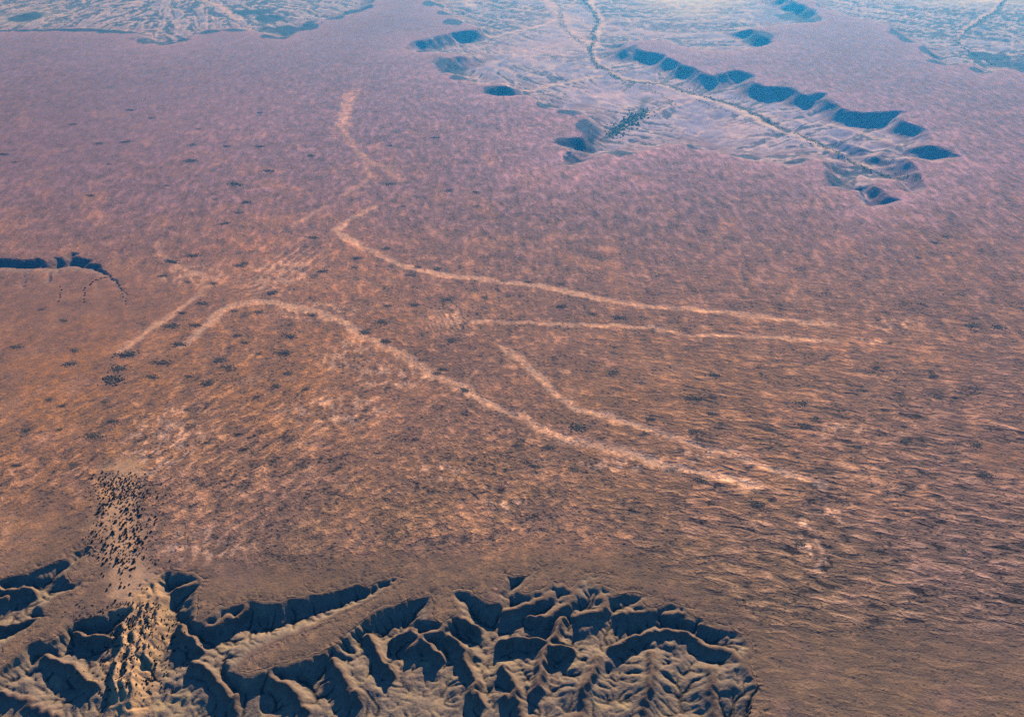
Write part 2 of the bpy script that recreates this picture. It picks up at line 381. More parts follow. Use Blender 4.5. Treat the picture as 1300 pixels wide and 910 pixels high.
# ------------------------------------------------------------------ terrain grid (finer where it is near)
dep = []
rows_py = np.concatenate([np.arange(1120, 920, -3.0), np.arange(920, -12, -1.02), np.arange(-12, -90, -2.0)])
ys = [P(650, v)[1] for v in rows_py]
y = ys[-1]
while y < 90000: y *= 1.05; ys.append(y)
ys = np.array([600., 900.]+[v for v in ys if v > 1000])
uc = np.arange(-0.54, 0.5401, 1.02/FPX)
tail = []; u = 0.54; s = 1.02/FPX
while u < 2.6: s = min(s*1.03, .05); u += s; tail.append(u)
us = np.concatenate([-np.array(tail[::-1]), uc, np.array(tail)])
U, Yg = np.meshgrid(us, ys)
Xg = U*(0.8387*Yg+1361.6)
ny, nx = Xg.shape
x = Xg.ravel(); yv = Yg.ravel()
z = height(x, yv)

# ------------------------------------------------------------------ ground colour masks (albedo, with some painted shade and haze tint)
inN = rn.sample(IN_N, x, yv); inF = rf.sample(IN_F, x, yv); dF = rf.sample(DF, x, yv); inW = rw.sample(IN_W, x, yv)
dhN = rn.sample(DHN, x, yv); dhF = rf.sample(DHF, x, yv)
wx = 26*fbm(x/90, yv/90, 3); wy = 26*fbm(x/90+40, yv/90+7, 3)
wvar = 1+0.6*fbm(x/120+17, yv/120+3, 2)
def poly_dist(pts, amp=1.0, reach=400):
    q = PL(pts); out = np.full(x.shape, 1e6, np.float32)
    lo = q.min(0)-reach; hi_ = q.max(0)+reach
    sel = np.nonzero((x > lo[0]) & (x < hi_[0]) & (yv > lo[1]) & (yv < hi_[1]))[0]
    xs = x[sel]+wx[sel]*amp; yy = yv[sel]+wy[sel]*amp
    best = np.full(xs.shape, 1e6)
    for a, b in zip(q[:-1], q[1:]):
        d = b-a; L = d@d+1e-6
        t = np.clip(((xs-a[0])*d[0]+(yy-a[1])*d[1])/L, 0, 1)
        best = np.minimum(best, np.hypot(xs-a[0]-t*d[0], yy-a[1]-t*d[1]))
    out[sel] = best
    return out
def scale_at(py): return (0.8387*P(650, py)[1]+1361.6)/FPX      # metres per photo pixel across
def band(pts, wpx, amp=1.0, soft=0.7, zf=0):
    q = [(p[0], p[1], (p[2] if len(p) > 2 else zf)) for p in pts]
    w = wpx*scale_at(np.mean([p[1] for p in pts]))*wvar
    return 1-sstep(w*(1-soft), w*(1+soft), poly_dist(q, amp))
def blob(px, py, rx, ry, zf=0):
    c = P(px, py, zf); s_ = scale_at(py); yy = abs(P(px, py-ry, zf)[1]-P(px, py+ry, zf)[1])/2
    return np.exp(-(((x-c[0])/(rx*s_))**2+((yv-c[1])/yy)**2))

col = np.zeros((x.size, 3), np.float32)
def lay(c, m):
    global col
    m = np.clip(m, 0, 1)[:, None]; col = col*(1-m)+np.array(c, np.float32)*m
n_big = fbm(x/1500, yv/1500, 4); n_mid = fbm(x/260+11, yv/260, 4); n_sm = fbm(x/70+5, yv/70, 4)
NEAR = (0.215, 0.146, 0.098); MID = (0.37, 0.205, 0.125); FAR_ = (0.315, 0.205, 0.215)
lay(NEAR, np.ones(x.size))
py_like = yv
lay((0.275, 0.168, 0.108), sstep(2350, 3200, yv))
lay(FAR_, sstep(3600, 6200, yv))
lay((0.32, 0.255, 0.335), sstep(6500, 10500, yv))  # far ground: its own violet-pink plus haze tint put into the colour
# orange country in the west, dull brown in the east
for b in ((90,470,190,90),(110,440,120,60),(330,300,150,70),(420,330,160,60),(60,600,120,50),(430,480,150,90)):
    lay((0.42, 0.215, 0.112), 0.55*blob(*b)*(0.7+0.9*n_mid))
for b in ((1200,560,170,150),(1260,430,120,120),(700,300,200,60),(1230,720,120,110),(1000,260,180,50)):
    lay((0.21, 0.145, 0.125), 0.6*blob(*b))
lay((0.215, 0.155, 0.18), 0.5*(1-0.8*np.exp(-dhF/700))*sstep(4200, 6200, yv))
lay((0.24, 0.155, 0.135), 0.45*sstep(0.0, 0.5, n_big)*(1-inF)*(1-inN))
lay((0.46, 0.27, 0.18), 0.45*sstep(0.12, 0.5, n_mid)*(1-inF)*(1-inN)*sstep(2500, 3000, yv)*(1-sstep(6500, 8000, yv)))
lay((0.27, 0.17, 0.14), 0.4*sstep(0.1, 0.5, -n_mid))
n_fl = fbm(x/75+90, yv/110+4, 5)
zone = sstep(-0.05, 0.35, fbm(x/700+31, yv/900, 3))
plain = (1-inF)*(1-inN)*sstep(2300, 2800, yv)
lay((0.44, 0.27, 0.185), 0.6*plain*sstep(0.16, 0.36, n_fl)*(0.35+0.65*zone)*(1-0.5*sstep(5200, 7000, yv)))
lay((0.17, 0.12, 0.10), 0.45*plain*sstep(0.14, 0.36, -n_fl)*(0.4+0.6*(1-zone)))
lay((0.40, 0.23, 0.15), 0.6*plain*sstep(0.1, 0.4, fbm(x/330+61, yv/420, 4))*(1-sstep(5200, 7500, yv)))
lay((0.20, 0.135, 0.12), 0.3*plain*sstep(0.1, 0.4, fbm(x/500+161, yv/420, 4)))
# pale smooth rim of the plain beside the far valleys
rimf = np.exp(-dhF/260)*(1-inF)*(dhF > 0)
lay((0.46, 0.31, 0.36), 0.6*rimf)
for b in ((800,235,60,14),(620,175,70,14),(680,225,60,16),(1080,300,50,12),(320,150,130,50)):
    lay((0.45, 0.28, 0.29), 0.28*blob(*b))
lay((0.36, 0.20, 0.12), 0.5*blob(1275,580,34,26)*(0.8+n_sm))
lay((0.30, 0.18, 0.125), 0.6*band([(1150,290),(1180,330),(1215,375),(1225,430),(1210,480)], 14, 1.5))
lay((0.31, 0.185, 0.13), 0.5*band([(1140,268),(1190,300),(1240,350),(1300,390),(1360,420)], 8, 1.5))
lay((0.2, 0.13, 0.11), 0.5*band([(1195,270),(1230,310),(1270,360),(1320,400)], 16, 1.5))

PALE = (0.68, 0.42, 0.285)
track_m = np.zeros(x.size, np.float32)
def track(pts, w, k=1.0, amp=1.0):
    global track_m
    m = band(pts, w, amp)*k
    track_m = np.maximum(track_m, m)
# pale, weathered strips of scraped earth
TRACKS = [
 ([(150,447),(175,430),(202,411),(232,389),(252,374),(268,362)], 4.5, 0.8),
 ([(200,308),(207,324),(226,338),(248,346),(272,354)], 5, .55),
 ([(235,437),(262,412),(288,390),(322,382),(352,384),(382,390),(412,400),(442,410),(458,425),(495,441),(522,456),(545,474),(582,490),(620,511),(652,525),(682,540),(716,555),(752,563),(800,574),(850,590),(905,602),(960,616)], 7.5, .85),
 ([(440,120),(437,148),(440,172),(452,190),(470,205),(495,214),(508,230)], 5.5, .55),
 ([(462,196),(470,226),(436,247)], 4, .5),
 ([(476,263),(440,280),(428,292),(446,305),(468,316),(500,332),(534,342),(574,350),(634,357),(674,361),(716,368),(766,380),(816,388),(868,391),(950,398),(1010,407),(1060,412)], 5.5, .9),
 ([(600,408),(668,408),(720,412),(780,412),(830,416),(872,425),(932,425),(1000,429),(1060,433)], 4.8, .8),
 ([(638,438),(665,460),(690,482),(712,505),(740,521),(775,528),(822,545),(872,560),(930,576),(965,590),(1005,602),(1045,616)], 7, .8),
 ([(372,288),(395,272),(412,262)], 4, .5),
]
for a in TRACKS: track(a[0], a[1], a[2])
# loose bare patches
bare = np.zeros(x.size, np.float32)
for b in ((730,556,22,8),(860,582,60,16),(1030,690,14,40),(1060,650,18,16),(1140,412,34,10),(1100,432,24,7),(570,404,24,14),(440,140,9,30),(360,345,50,22),(245,350,50,14),
          (500,478,60,18),(440,450,40,22),(722,472,16,4),(800,590,70,10),(1070,545,40,9),(400,395,60,12),(430,520,70,24),(640,640,30,12),(560,600,40,12),(1140,190,50,9),(210,560,60,50),(260,690,60,26)):
    bare = np.maximum(bare, blob(*b))
hatch = sstep(0.0, 0.45, fbm(x/36+3, yv/60, 3)+0.1)
lay(PALE, 0.85*sstep(.15, .75, bare)*hatch)
def ribs(b, ang, lam, duty=0.1):
    u = (x+wx*.8)*math.cos(ang)+(yv+wy*.8)*math.sin(ang)
    return blob(*b)**.6*sstep(duty, duty+.35, np.sin(u/lam*6.283)+0.9*fbm(x/60, yv/60, 3))
lay(PALE, 0.75*ribs((572,405,22,13), R(20), 22))
lay(PALE, 0.65*ribs((372,335,34,22), R(-25), 48, .5))
lay(PALE, 0.65*ribs((330,362,26,12), R(-60), 40, .4))
lay(PALE, 0.75*ribs((440,140,7,26), R(90), 46))
rag = sstep(-0.22, 0.16, fbm(x/26+8, yv/40, 4)+0.3*(track_m-0.5))
tm = np.clip(track_m*(0.62+0.45*rag)*(1.05+0.6*fbm(x/230+9, yv/230, 2)), 0, 1)
lay(PALE, tm)
# faint vehicle tracks
for pts in ([(420,640),(455,600),(490,560),(530,525),(570,500),(610,470)],[(930,600),(1000,598),(1080,610),(1130,600),(1180,595),(1230,585)],[(700,540),(640,545),(560,500)],[(540,560),(580,500),(620,455),(690,430)]):
    lay(PALE, 0.18*band(pts, 1.6, .5))

SPOTS = { # zone label -> (group, [(px, py, half width px)])
 'dark grey-green thicket beside the pale strip that bends across the western plain': ('thickets beside the bending pale strip',
   [(219,332,8),(245,324,7),(257,385,8),(217,414,9),(248,413,7),(228,437,8),(230,397,6),(345,372,8),(298,395,5),(270,360,5),(207,350,5),(238,358,4)]),
 'dark thicket on orange ground below the bend of the pale strip': ('thickets below the bend',
   [(278,457,9),(288,466,7),(263,486,10),(204,460,10),(192,478,7),(300,426,6),(328,449,5),(359,448,10),(365,474,6),(388,494,5),(310,435,5),(240,478,6),(367,427,8),(350,490,5),(237,520,5)]),
 'grey thicket in the dull olive patch on the far western side': ('thickets in the western olive patch',
   [(160,450,13),(150,468,12),(143,482,14),(88,462,8),(95,445,6),(52,393,4),(80,407,5),(62,507,6),(20,440,7),(133,510,5),(78,515,5),(75,545,5),(33,546,7),(120,553,9),(92,590,6),(145,535,6),(22,590,6)]),
 'small dark thicket on the purple-brown plain north of the bending strip': ('thickets north of the bend',
   [(304,337,7),(310,334,5),(242,204,7),(300,234,9),(287,186,5),(330,143,4),(395,198,6),(313,257,7),(286,284,6),(303,270,4),(341,217,7),(192,150,4),(165,140,5),(245,184,5),(273,253,4),(114,248,5),(93,158,5),(125,182,5),(160,180,6),(330,186,6),(20,206,4),(5,196,6),(138,209,4),(252,164,4),(410,345,7),(397,302,6),(212,236,4)]),
 'dark thicket standing beside the long upper pale strip': ('thickets along the upper pale strip',
   [(453,328,7),(490,316,5),(531,339,5),(556,341,6),(519,349,4),(672,358,5),(712,361,5),(752,399,5),(567,380,6),(527,387,6),(485,408,7),(493,388,5),(614,378,5),(570,242,6),(495,234,6),(495,185,5),(553,175,5),(605,244,5),(512,262,4),(605,262,4),(713,389,7),(786,403,8)]),
 'dark thicket at the edge of the long lower pale strip': ('thickets along the lower pale strip',
   [(463,421,7),(490,433,7),(555,474,6),(563,469,6),(590,495,6),(575,432,8),(395,400,6),(449,340,5),(330,396,6),(735,543,12),(778,473,9),(697,568,7),(661,559,6),(826,532,6),(820,550,5),(680,592,7),(657,566,6),(730,596,6)]),
 'dark thicket on the ribbed plain in the east': ('thickets on the ribbed eastern plain',
   [(906,476,8),(880,506,9),(1020,540,8),(1035,531,6),(1018,512,8),(980,545,6),(1250,602,9),(1240,565,8),(1185,478,6),(1235,413,9),(1268,415,8),(1016,690,7),(1005,676,5),(996,765,5),(1222,700,6),(1150,560,6),(880,548,7),(905,525,6),(1200,300,6),(1186,308,6),(1165,327,5),(960,640,9),(890,610,8),(1090,568,6)]),
}
for lab, (grp, sp) in SPOTS.items():      # the soil darkens softly round each thicket
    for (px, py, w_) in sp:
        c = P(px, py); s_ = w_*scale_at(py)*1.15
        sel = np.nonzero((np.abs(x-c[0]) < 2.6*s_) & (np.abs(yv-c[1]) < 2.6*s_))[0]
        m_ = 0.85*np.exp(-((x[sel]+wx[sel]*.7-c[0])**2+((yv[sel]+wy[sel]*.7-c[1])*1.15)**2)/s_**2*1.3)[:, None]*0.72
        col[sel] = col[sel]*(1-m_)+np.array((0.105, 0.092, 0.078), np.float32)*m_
# sandy wash with its grove, lower left
WASH = [(160,592),(158,612),(158,640),(160,665),(158,690),(160,720),(168,745),(178,765,-8),(178,790,-18),(176,815,-28),(168,850,-38),(160,900,-46),(150,950,-50)]
wash_m = band(WASH, 26, 1.1, .6)
lay((0.62, 0.40, 0.24), 0.85*wash_m*(0.8+0.5*n_sm))
lay((0.30, 0.20, 0.13), 0.5*band([(140,585),(120,640),(112,690),(118,730)], 9, .8))

# near canyon country: tan and ochre slopes
canyon = inN
lay((0.29, 0.22, 0.155), 0.9*canyon*sstep(4, 30, dhN))
lay((0.46, 0.34, 0.18), canyon*sstep(0.02, 0.4, n_sm+0.25*n_mid)*sstep(8, 45, dhN)*0.8)
lay((0.19, 0.15, 0.11), canyon*sstep(0.12, 0.45, fbm(x/50+70, yv/50, 3))*0.7)
dlN = rn.sample(DLN, x, yv)
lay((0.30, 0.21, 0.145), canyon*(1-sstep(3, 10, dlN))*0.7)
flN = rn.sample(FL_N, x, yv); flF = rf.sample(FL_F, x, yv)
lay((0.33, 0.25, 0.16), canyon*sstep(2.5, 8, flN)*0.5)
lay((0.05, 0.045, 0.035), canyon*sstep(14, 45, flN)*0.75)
lay((0.62, 0.38, 0.19), 0.85*np.maximum(wash_m, .9*blob(190, 800, 34, 34, -28))*canyon*(0.8+0.5*n_sm))

# far valley floors: lilac grey clay, pale pink washes, cream salt
fl = sstep(0.8, 1.5, dF)*inF
lay((0.30, 0.23, 0.28), inF*0.9)
lay((0.335, 0.335, 0.50), fl*0.9)
lay((0.52, 0.44, 0.54), fl*sstep(0.1, 0.5, fbm(x/420+3, yv/900, 4))*0.8)
lay((0.58, 0.48, 0.50), fl*sstep(0.2, 0.5, fbm(x/200+33, yv/420, 4))*0.7)
lay((0.24, 0.23, 0.33), fl*sstep(0.1, 0.5, fbm(x/170+63, yv/240, 4))*0.55)
lay((0.38, 0.37, 0.55), fl*sstep(-0.1, 0.35, fbm(x/1100+63, yv/1400, 3))*0.6)
ZV = -72
ln1 = 1-np.abs(fbm(x/330+7, yv/700+2, 4))*14
lay((0.80, 0.62, 0.60), 0.8*fl*np.clip(ln1, 0, 1)*sstep(-.3, .2, n_big+n_mid))
ln2 = 1-np.abs(fbm(x/260+47, yv/420+2, 5))*16
lay((0.12, 0.13, 0.19), 0.7*fl*np.clip(ln2, 0, 1)*sstep(-.3, .1, n_mid))
lay((0.20, 0.21, 0.30), 0.7*fl*sstep(.18, .3, fbm(x/240+5, yv/420+72, 5)))
lay((0.70, 0.60, 0.62), 0.5*fl*sstep(.22, .34, fbm(x/300+95, yv/520+72, 5)))
frF = rf.sample(blur(FR_F, 1), x, yv)
lay((0.70, 0.58, 0.60), inF*0.65*sstep(6, 22, rf.sample(blur(FR_F, 4), x, yv)))
lay((0.05, 0.08, 0.13), inF*0.9*sstep(12, 40, frF)*sstep(-.35, .0, n_sm))
lay((0.85, 0.80, 0.62), (0.95*blob(1230,-6,90,10,ZV)+0.9*blob(880,0,70,8,ZV)+0.5*blob(880,16,40,7,ZV)+.4*blob(30,22,40,12,ZV))*fl*(0.8+n_sm))
for b in ((855,120,60,14),(720,60,60,16),(820,40,70,14),(700,25,40,14),(930,165,40,20),(770,120,50,12),(640,60,70,10)):
    lay((0.64, 0.48, 0.50), fl*0.5*blob(*b, ZV)*(0.8+n_mid))
RIVER_PALE = [([(752,-20),(750,6),(757,18),(764,30),(757,44),(757,56),(752,66),(757,78),(766,86),(785,97),(812,103),(842,108),(862,115),(884,122),(912,130),(940,140),(965,152),(990,164),(1020,174),(1048,190),(1075,203),(1100,213)], 3.2, .9),
 ([(690,-10),(702,8),(715,24),(722,40),(740,54),(750,64)], 6, .5), ([(600,48),(640,44),(680,34),(708,24)], 2.2, .7), ([(560,112),(620,121),(680,114),(722,103),(762,97)], 2.0, .8),
 ([(780,170),(812,152),(850,135),(885,125)], 2.2, .6), ([(1275,-6),(1262,12),(1250,18),(1240,27),(1226,34),(1222,44),(1213,51),(1222,60),(1236,66),(1244,74),(1258,78),(1270,88)], 1.6, .7), ([(1130,180),(1060,160),(1000,150),(960,145)], 2.4, .6),
 ([(660,-5),(560,4),(480,14)], 2.5, .5), ([(250,-4),(285,10),(300,24)], 2.2, .6), ([(470,30),(560,28)], 1.2, .0)]
river_m = np.zeros(x.size, np.float32)
for pts, w, k in RIVER_PALE: river_m = np.maximum(river_m, k*band(pts, w*1.7, 1.6, .5, ZV))
river_m *= inF
lay((0.80, 0.60, 0.50), river_m)
RIVER_DARK = [([(732,-10),(746,6),(754,16),(760,30),(752,40),(755,52),(749,62),(752,76),(760,84),(772,90),(780,98),(800,103),(820,106),(840,107),(870,115),(898,124),(920,130),(940,134),(957,144),(990,161),(1040,182),(1070,200),(1095,214),(1125,223),(1150,230),(1166,238)], 1.8, .9),
 ([(772,92),(790,104),(815,112),(834,118),(852,128),(856,140),(846,148)], 1.0, .7),
 ([(888,128),(925,142),(960,158),(1000,175)], 1.0, .7),
 ([(700,-8),(712,10),(711,22),(715,36),(726,45),(740,56),(749,64)], 1.6, .5),
 ([(720,204),(742,188),(765,178),(780,165),(800,152),(815,143)], 2.2, .6), ([(778,172),(800,160),(830,140),(850,132)], 1.0, .6),
 ([(1278,-4),(1264,14),(1252,20),(1240,30),(1228,37),(1222,46),(1213,52),(1222,61),(1236,68),(1246,75),(1258,80),(1270,88)], 1.1, .8), ([(1000,115),(985,128),(970,132)], .8, .6), ([(956,104),(945,118),(930,128)], .8, .5),
 ([(1050,142),(1090,156),(1110,162),(1135,158)], 1.2, .5), ([(848,188),(835,172),(828,164)], .9, .5)]
for pts, w, k in RIVER_DARK: lay((0.04, 0.07, 0.07), k*0.95*inF*band(pts, w*2.1, 1.7, .6, ZV)*sstep(-.45, -.05, fbm(x/80+6, yv/120, 3)))
lay((0.05, 0.13, 0.075), .9*inF*band([(776,172),(792,159),(806,150),(818,142)], 4.5, .7, .6, ZV)*sstep(-.35, .25, n_sm))
lay((0.09, 0.12, 0.12), .7*inF*band([(812,142),(816,132),(822,124)], 5, .7, .8, ZV))
# dark blue patches: scrub in the hollows, painted shade on the escarpment walls
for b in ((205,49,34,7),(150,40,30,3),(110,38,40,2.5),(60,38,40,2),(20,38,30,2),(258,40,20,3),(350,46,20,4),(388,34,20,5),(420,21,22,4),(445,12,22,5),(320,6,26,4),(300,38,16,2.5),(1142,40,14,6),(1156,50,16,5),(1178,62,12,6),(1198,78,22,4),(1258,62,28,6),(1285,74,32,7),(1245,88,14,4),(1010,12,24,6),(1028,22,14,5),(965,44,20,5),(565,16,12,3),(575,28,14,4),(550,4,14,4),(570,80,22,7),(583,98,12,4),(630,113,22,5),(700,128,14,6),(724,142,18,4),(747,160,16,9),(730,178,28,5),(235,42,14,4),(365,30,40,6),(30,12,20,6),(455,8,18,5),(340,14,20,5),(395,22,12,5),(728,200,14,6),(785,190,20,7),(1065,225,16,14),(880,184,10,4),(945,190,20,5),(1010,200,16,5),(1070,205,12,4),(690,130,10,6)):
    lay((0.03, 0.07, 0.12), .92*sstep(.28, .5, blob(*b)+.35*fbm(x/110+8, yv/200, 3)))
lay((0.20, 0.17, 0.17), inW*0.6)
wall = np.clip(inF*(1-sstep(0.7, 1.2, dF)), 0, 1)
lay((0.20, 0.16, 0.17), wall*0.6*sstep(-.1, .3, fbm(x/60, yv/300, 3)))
g_ = np.array((1.42, 1.32, 1.24), np.float32)*(1-sstep(3500, 7500, yv))[:, None]+np.array((1.36, 1.36, 1.72), np.float32)*sstep(3500, 7500, yv)[:, None]  # blue-heavy gain far off paints haze tint into the ground colour
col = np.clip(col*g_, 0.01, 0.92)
# texture controls: R band contrast, G orientation (0 east-west bands, 1 oblique), B smoothness of bare ground
smooth = np.clip(0.9*inN+0.75*inF+0.75*np.exp(-np.where(dhN > 0, 0, 1)*0)*0, 0, 1)
edge_near = sstep(60, 230, yv-np.interp(x, *[np.array(v) for v in zip(*sorted([tuple(P(a, b)) for a, b in ((-80,752),(60,715),(150,745),(260,733),(340,761),(455,740),(560,735),(680,722),(777,728),(880,771),(985,842))]))]))
strength = np.clip(1.0-0.85*np.maximum(inN, inF)-0.6*(1-edge_near)-0.5*inW, 0.08, 1)
strength *= 1-0.45*sstep(3600, 6000, yv)-0.30*sstep(6500, 9500, yv)
for b in ((100,150,260,110),(60,450,170,110),(70,380,130,40),(60,660,90,40),(1270,580,34,26),(330,735,110,16),(420,20,500,40)): strength *= 1-0.6*blob(*b)
strength = strength*(1+0.45*blob(620, 610, 420, 80))*(1-0.35*tm)*(1-0.75*wash_m)
ori = np.clip(blob(230,560,330,170)+blob(30,400,250,160)+0.25*n_mid, 0, 1)
ctl = np.stack([strength, ori, np.clip(tm+0.6*wash_m, 0, 1)], 1).astype(np.float32)

# ------------------------------------------------------------------ materials
def newmat(name):
    m = bpy.data.materials.new(name); m.use_nodes = True; nt = m.node_tree; nt.nodes.clear()
    return m, nt, nt.nodes.new, nt.links.new
def gx_(geo, N, L):
    s_ = N('ShaderNodeSeparateXYZ'); L(geo.outputs['Position'], s_.inputs[0]); return s_.outputs[0]
def ground_material():
    m, nt, N, L = newmat('desert_ground')
    out = N('ShaderNodeOutputMaterial'); bs = N('ShaderNodeBsdfPrincipled')
    bs.inputs['Roughness'].default_value = 0.95; bs.inputs['Specular IOR Level'].default_value = 0.1
    L(bs.outputs[0], out.inputs[0])
    a = N('ShaderNodeAttribute'); a.attribute_name = 'Col'
    c = N('ShaderNodeAttribute'); c.attribute_name = 'Ctl'
    sep = N('ShaderNodeSeparateColor'); L(c.outputs['Color'], sep.inputs[0])
    geo = N('ShaderNodeNewGeometry')
    def mth(op, p, q=None, r=None, clamp=False):
        n = N('ShaderNodeMath'); n.operation = op; n.use_clamp = clamp
        for i, v in enumerate((p, q, r)):
            if v is None: continue
            if isinstance(v, (int, float)): n.inputs[i].default_value = v
            else: L(v, n.inputs[i])
        return n.outputs[0]
    def noise(rot, sx, sy, detail=3, rough=.55, dist=0.0, off=0):
        mp = N('ShaderNodeMapping'); mp.vector_type = 'TEXTURE'; mp.inputs['Rotation'].default_value = (0, 0, R(rot)); mp.inputs['Scale'].default_value = (sx, sy, 1000)
        mp.inputs['Location'].default_value = (off, off*.7, 0)
        L(geo.outputs['Position'], mp.inputs[0])
        n = N('ShaderNodeTexNoise'); n.inputs['Scale'].default_value = 1; n.inputs['Detail'].default_value = detail; n.inputs['Roughness'].default_value = rough; n.inputs['Distortion'].default_value = dist
        L(mp.outputs[0], n.inputs[0]); return n.outputs['Fac']
    def mix(f, p, q):
        n = N('ShaderNodeMix'); n.data_type = 'FLOAT'
        for i, v in ((0, f), (2, p), (3, q)):
            if isinstance(v, (int, float)): n.inputs[i].default_value = v
            else: L(v, n.inputs[i])
        return n.outputs[0]
    # gilgai bands: broken ribs of scrub and bare clay
    A = noise(-8, 33, 40, 3, .55, .35)
    A2 = noise(-14, 78, 31, 3, .55, .7, 500)
    B = noise(56, 62, 32, 3, .58, .5, 300)
    D_ = noise(0, 170, 150, 5, .6, .4, 900)
    F = noise(10, 8, 8, 3, .7, 0, 70)
    CU = noise(0, 30, 30, 2, .5, .3, 1300)
    eastness = mth('MULTIPLY_ADD', gx_(geo, N, L), 1/900, 0.1, clamp=True)
    bandn = mix(sep.outputs['Green'], mix(eastness, A, A2), B)
    An = noise(4, 40, 95, 3, .55, .4, 2100)
    sy = N('ShaderNodeSeparateXYZ'); L(geo.outputs['Position'], sy.inputs[0])
    north = mth('MULTIPLY_ADD', sy.outputs[1], 1/2600, -1.15, clamp=True)
    bandn = mix(north, bandn, An)
    curl = mth('SUBTRACT', 1.0, mth('MULTIPLY', mth('ABSOLUTE', mth('SUBTRACT', CU, 0.5)), 16.0), clamp=True)
    sig = mth('ADD', mth('MULTIPLY', bandn, 0.74), mth('MULTIPLY', D_, 0.26))
    sig = mth('ADD', sig, mth('MULTIPLY', curl, 0.045))
    cr = N('ShaderNodeValToRGB'); L(sig, cr.inputs[0])
    el = cr.color_ramp.elements
    el[0].position = 0.36; el[0].color = (0.20,)*3+(1,)
    el[1].position = 0.70; el[1].color = (2.5,)*3+(1,)
    for p, v in ((0.425, .48), (0.455, .84), (0.535, 1.02), (0.565, 1.5)):
        e = el.new(p); e.color = (v, v, v, 1)
    fac = mix(sep.outputs['Red'], 1.0, cr.outputs[0])
    fine = mth('ADD', mth('MULTIPLY', F, 1.5), 0.27)
    fac = mth('MULTIPLY', fac, fine)
    vo = N('ShaderNodeTexVoronoi'); vo.voronoi_dimensions = '2D'; vo.inputs['Scale'].default_value = 1/21; vo.inputs['Randomness'].default_value = 1
    L(geo.outputs['Position'], vo.inputs['Vector'])
    sepv = N('ShaderNodeSeparateColor'); L(vo.outputs['Color'], sepv.inputs[0])
    rad_ = mth('MULTIPLY', mth('SUBTRACT', mth('ADD', sepv.outputs[0], mth('MULTIPLY', mth('SUBTRACT', D_, 0.5), -2.0)), 0.35), 0.42)
    dot = mth('MULTIPLY', mth('SUBTRACT', rad_, vo.outputs['Distance']), 14.0, clamp=True)
    dot = mth('MULTIPLY', dot, mth('MINIMUM', mth('MULTIPLY_ADD', sep.outputs['Red'], 0.85, 0.22), 1.0))
    fac = mth('MULTIPLY', fac, mth('SUBTRACT', 1.0, mth('MULTIPLY', dot, 0.62)))
    # hue drift between clay and scrub
    vm = N('ShaderNodeVectorMath'); vm.operation = 'SCALE'; L(a.outputs['Color'], vm.inputs[0]); L(fac, vm.inputs['Scale'])
    hs = N('ShaderNodeHueSaturation'); L(vm.outputs[0], hs.inputs['Color'])
    sat = mth('ADD', mth('MULTIPLY', mth('MINIMUM', fac, 1.2), 0.55), 0.47)
    L(sat, hs.inputs['Saturation'])
    L(hs.outputs[0], bs.inputs['Base Color'])
    b1 = N('ShaderNodeBump'); b1.inputs['Strength'].default_value = 1.0; b1.inputs['Distance'].default_value = 1.0
    hgt = mth('ADD', mth('MULTIPLY', dot, 1.6), mth('ADD', mth('MULTIPLY', mth('MULTIPLY', sig, sep.outputs['Red']), 17.0), mth('MULTIPLY', F, 1.8)))
    L(hgt, b1.inputs['Height']); L(b1.outputs[0], bs.inputs['Normal'])
    return m
MG = ground_material()
def leaf_mat(name, c1, c2):
    m, nt, N, L = newmat(name)
    out = N('ShaderNodeOutputMaterial'); bs = N('ShaderNodeBsdfPrincipled'); bs.inputs['Roughness'].default_value = 0.9; bs.inputs['Specular IOR Level'].default_value = .1
    g = N('ShaderNodeNewGeometry'); n = N('ShaderNodeTexNoise'); n.inputs['Scale'].default_value = 0.35; n.inputs['Detail'].default_value = 2
    L(g.outputs['Position'], n.inputs[0])
    mx = N('ShaderNodeMix'); mx.data_type = 'RGBA'; mx.inputs[6].default_value = (*c1, 1); mx.inputs[7].default_value = (*c2, 1)
    L(n.outputs['Fac'], mx.inputs[0]); L(mx.outputs[2], bs.inputs['Base Color']); L(bs.outputs[0], out.inputs[0])
    return m
M_LEAF = leaf_mat('dark_desert_foliage', (0.028, 0.036, 0.026), (0.095, 0.095, 0.055))
M_THICK = leaf_mat('grey_green_scrub', (0.13, 0.13, 0.10), (0.23, 0.195, 0.145))
M_RIV = leaf_mat('riverside_foliage', (0.03, 0.055, 0.05), (0.06, 0.09, 0.07))
M_GREEN = leaf_mat('fresh_green_foliage', (0.03, 0.11, 0.05), (0.06, 0.16, 0.07))
M_BARK = leaf_mat('grey_bark', (0.10, 0.08, 0.06), (0.16, 0.13, 0.10))

# ------------------------------------------------------------------ terrain objects cut from one continuous surface
idx = np.arange(nx*ny).reshape(ny, nx)
quads = np.stack([idx[:-1, :-1], idx[:-1, 1:], idx[1:, 1:], idx[1:, :-1]], -1).reshape(-1, 4)
co = np.stack([x, yv, z], 1).astype(np.float32)
Zg = z.reshape(ny, nx)
tu = np.zeros((ny, nx, 3)); tv = np.zeros((ny, nx, 3)); cg = co.reshape(ny, nx, 3)
tu[:, 1:-1] = cg[:, 2:]-cg[:, :-2]; tu[:, 0] = cg[:, 1]-cg[:, 0]; tu[:, -1] = cg[:, -1]-cg[:, -2]
tv[1:-1] = cg[2:]-cg[:-2]; tv[0] = cg[1]-cg[0]; tv[-1] = cg[-1]-cg[-2]
nrm = np.cross(tu, tv); nrm /= np.linalg.norm(nrm, axis=2, keepdims=True)+1e-9; nrm = nrm.reshape(-1, 3).astype(np.float32)
def face(m, th): return (m[quads].mean(1) > th)
cls = np.zeros(len(quads), int)
cls[face(track_m, .42)] = 1
cls[face(wash_m, .5)] = 2
cls[face(inF, .5)] = 3
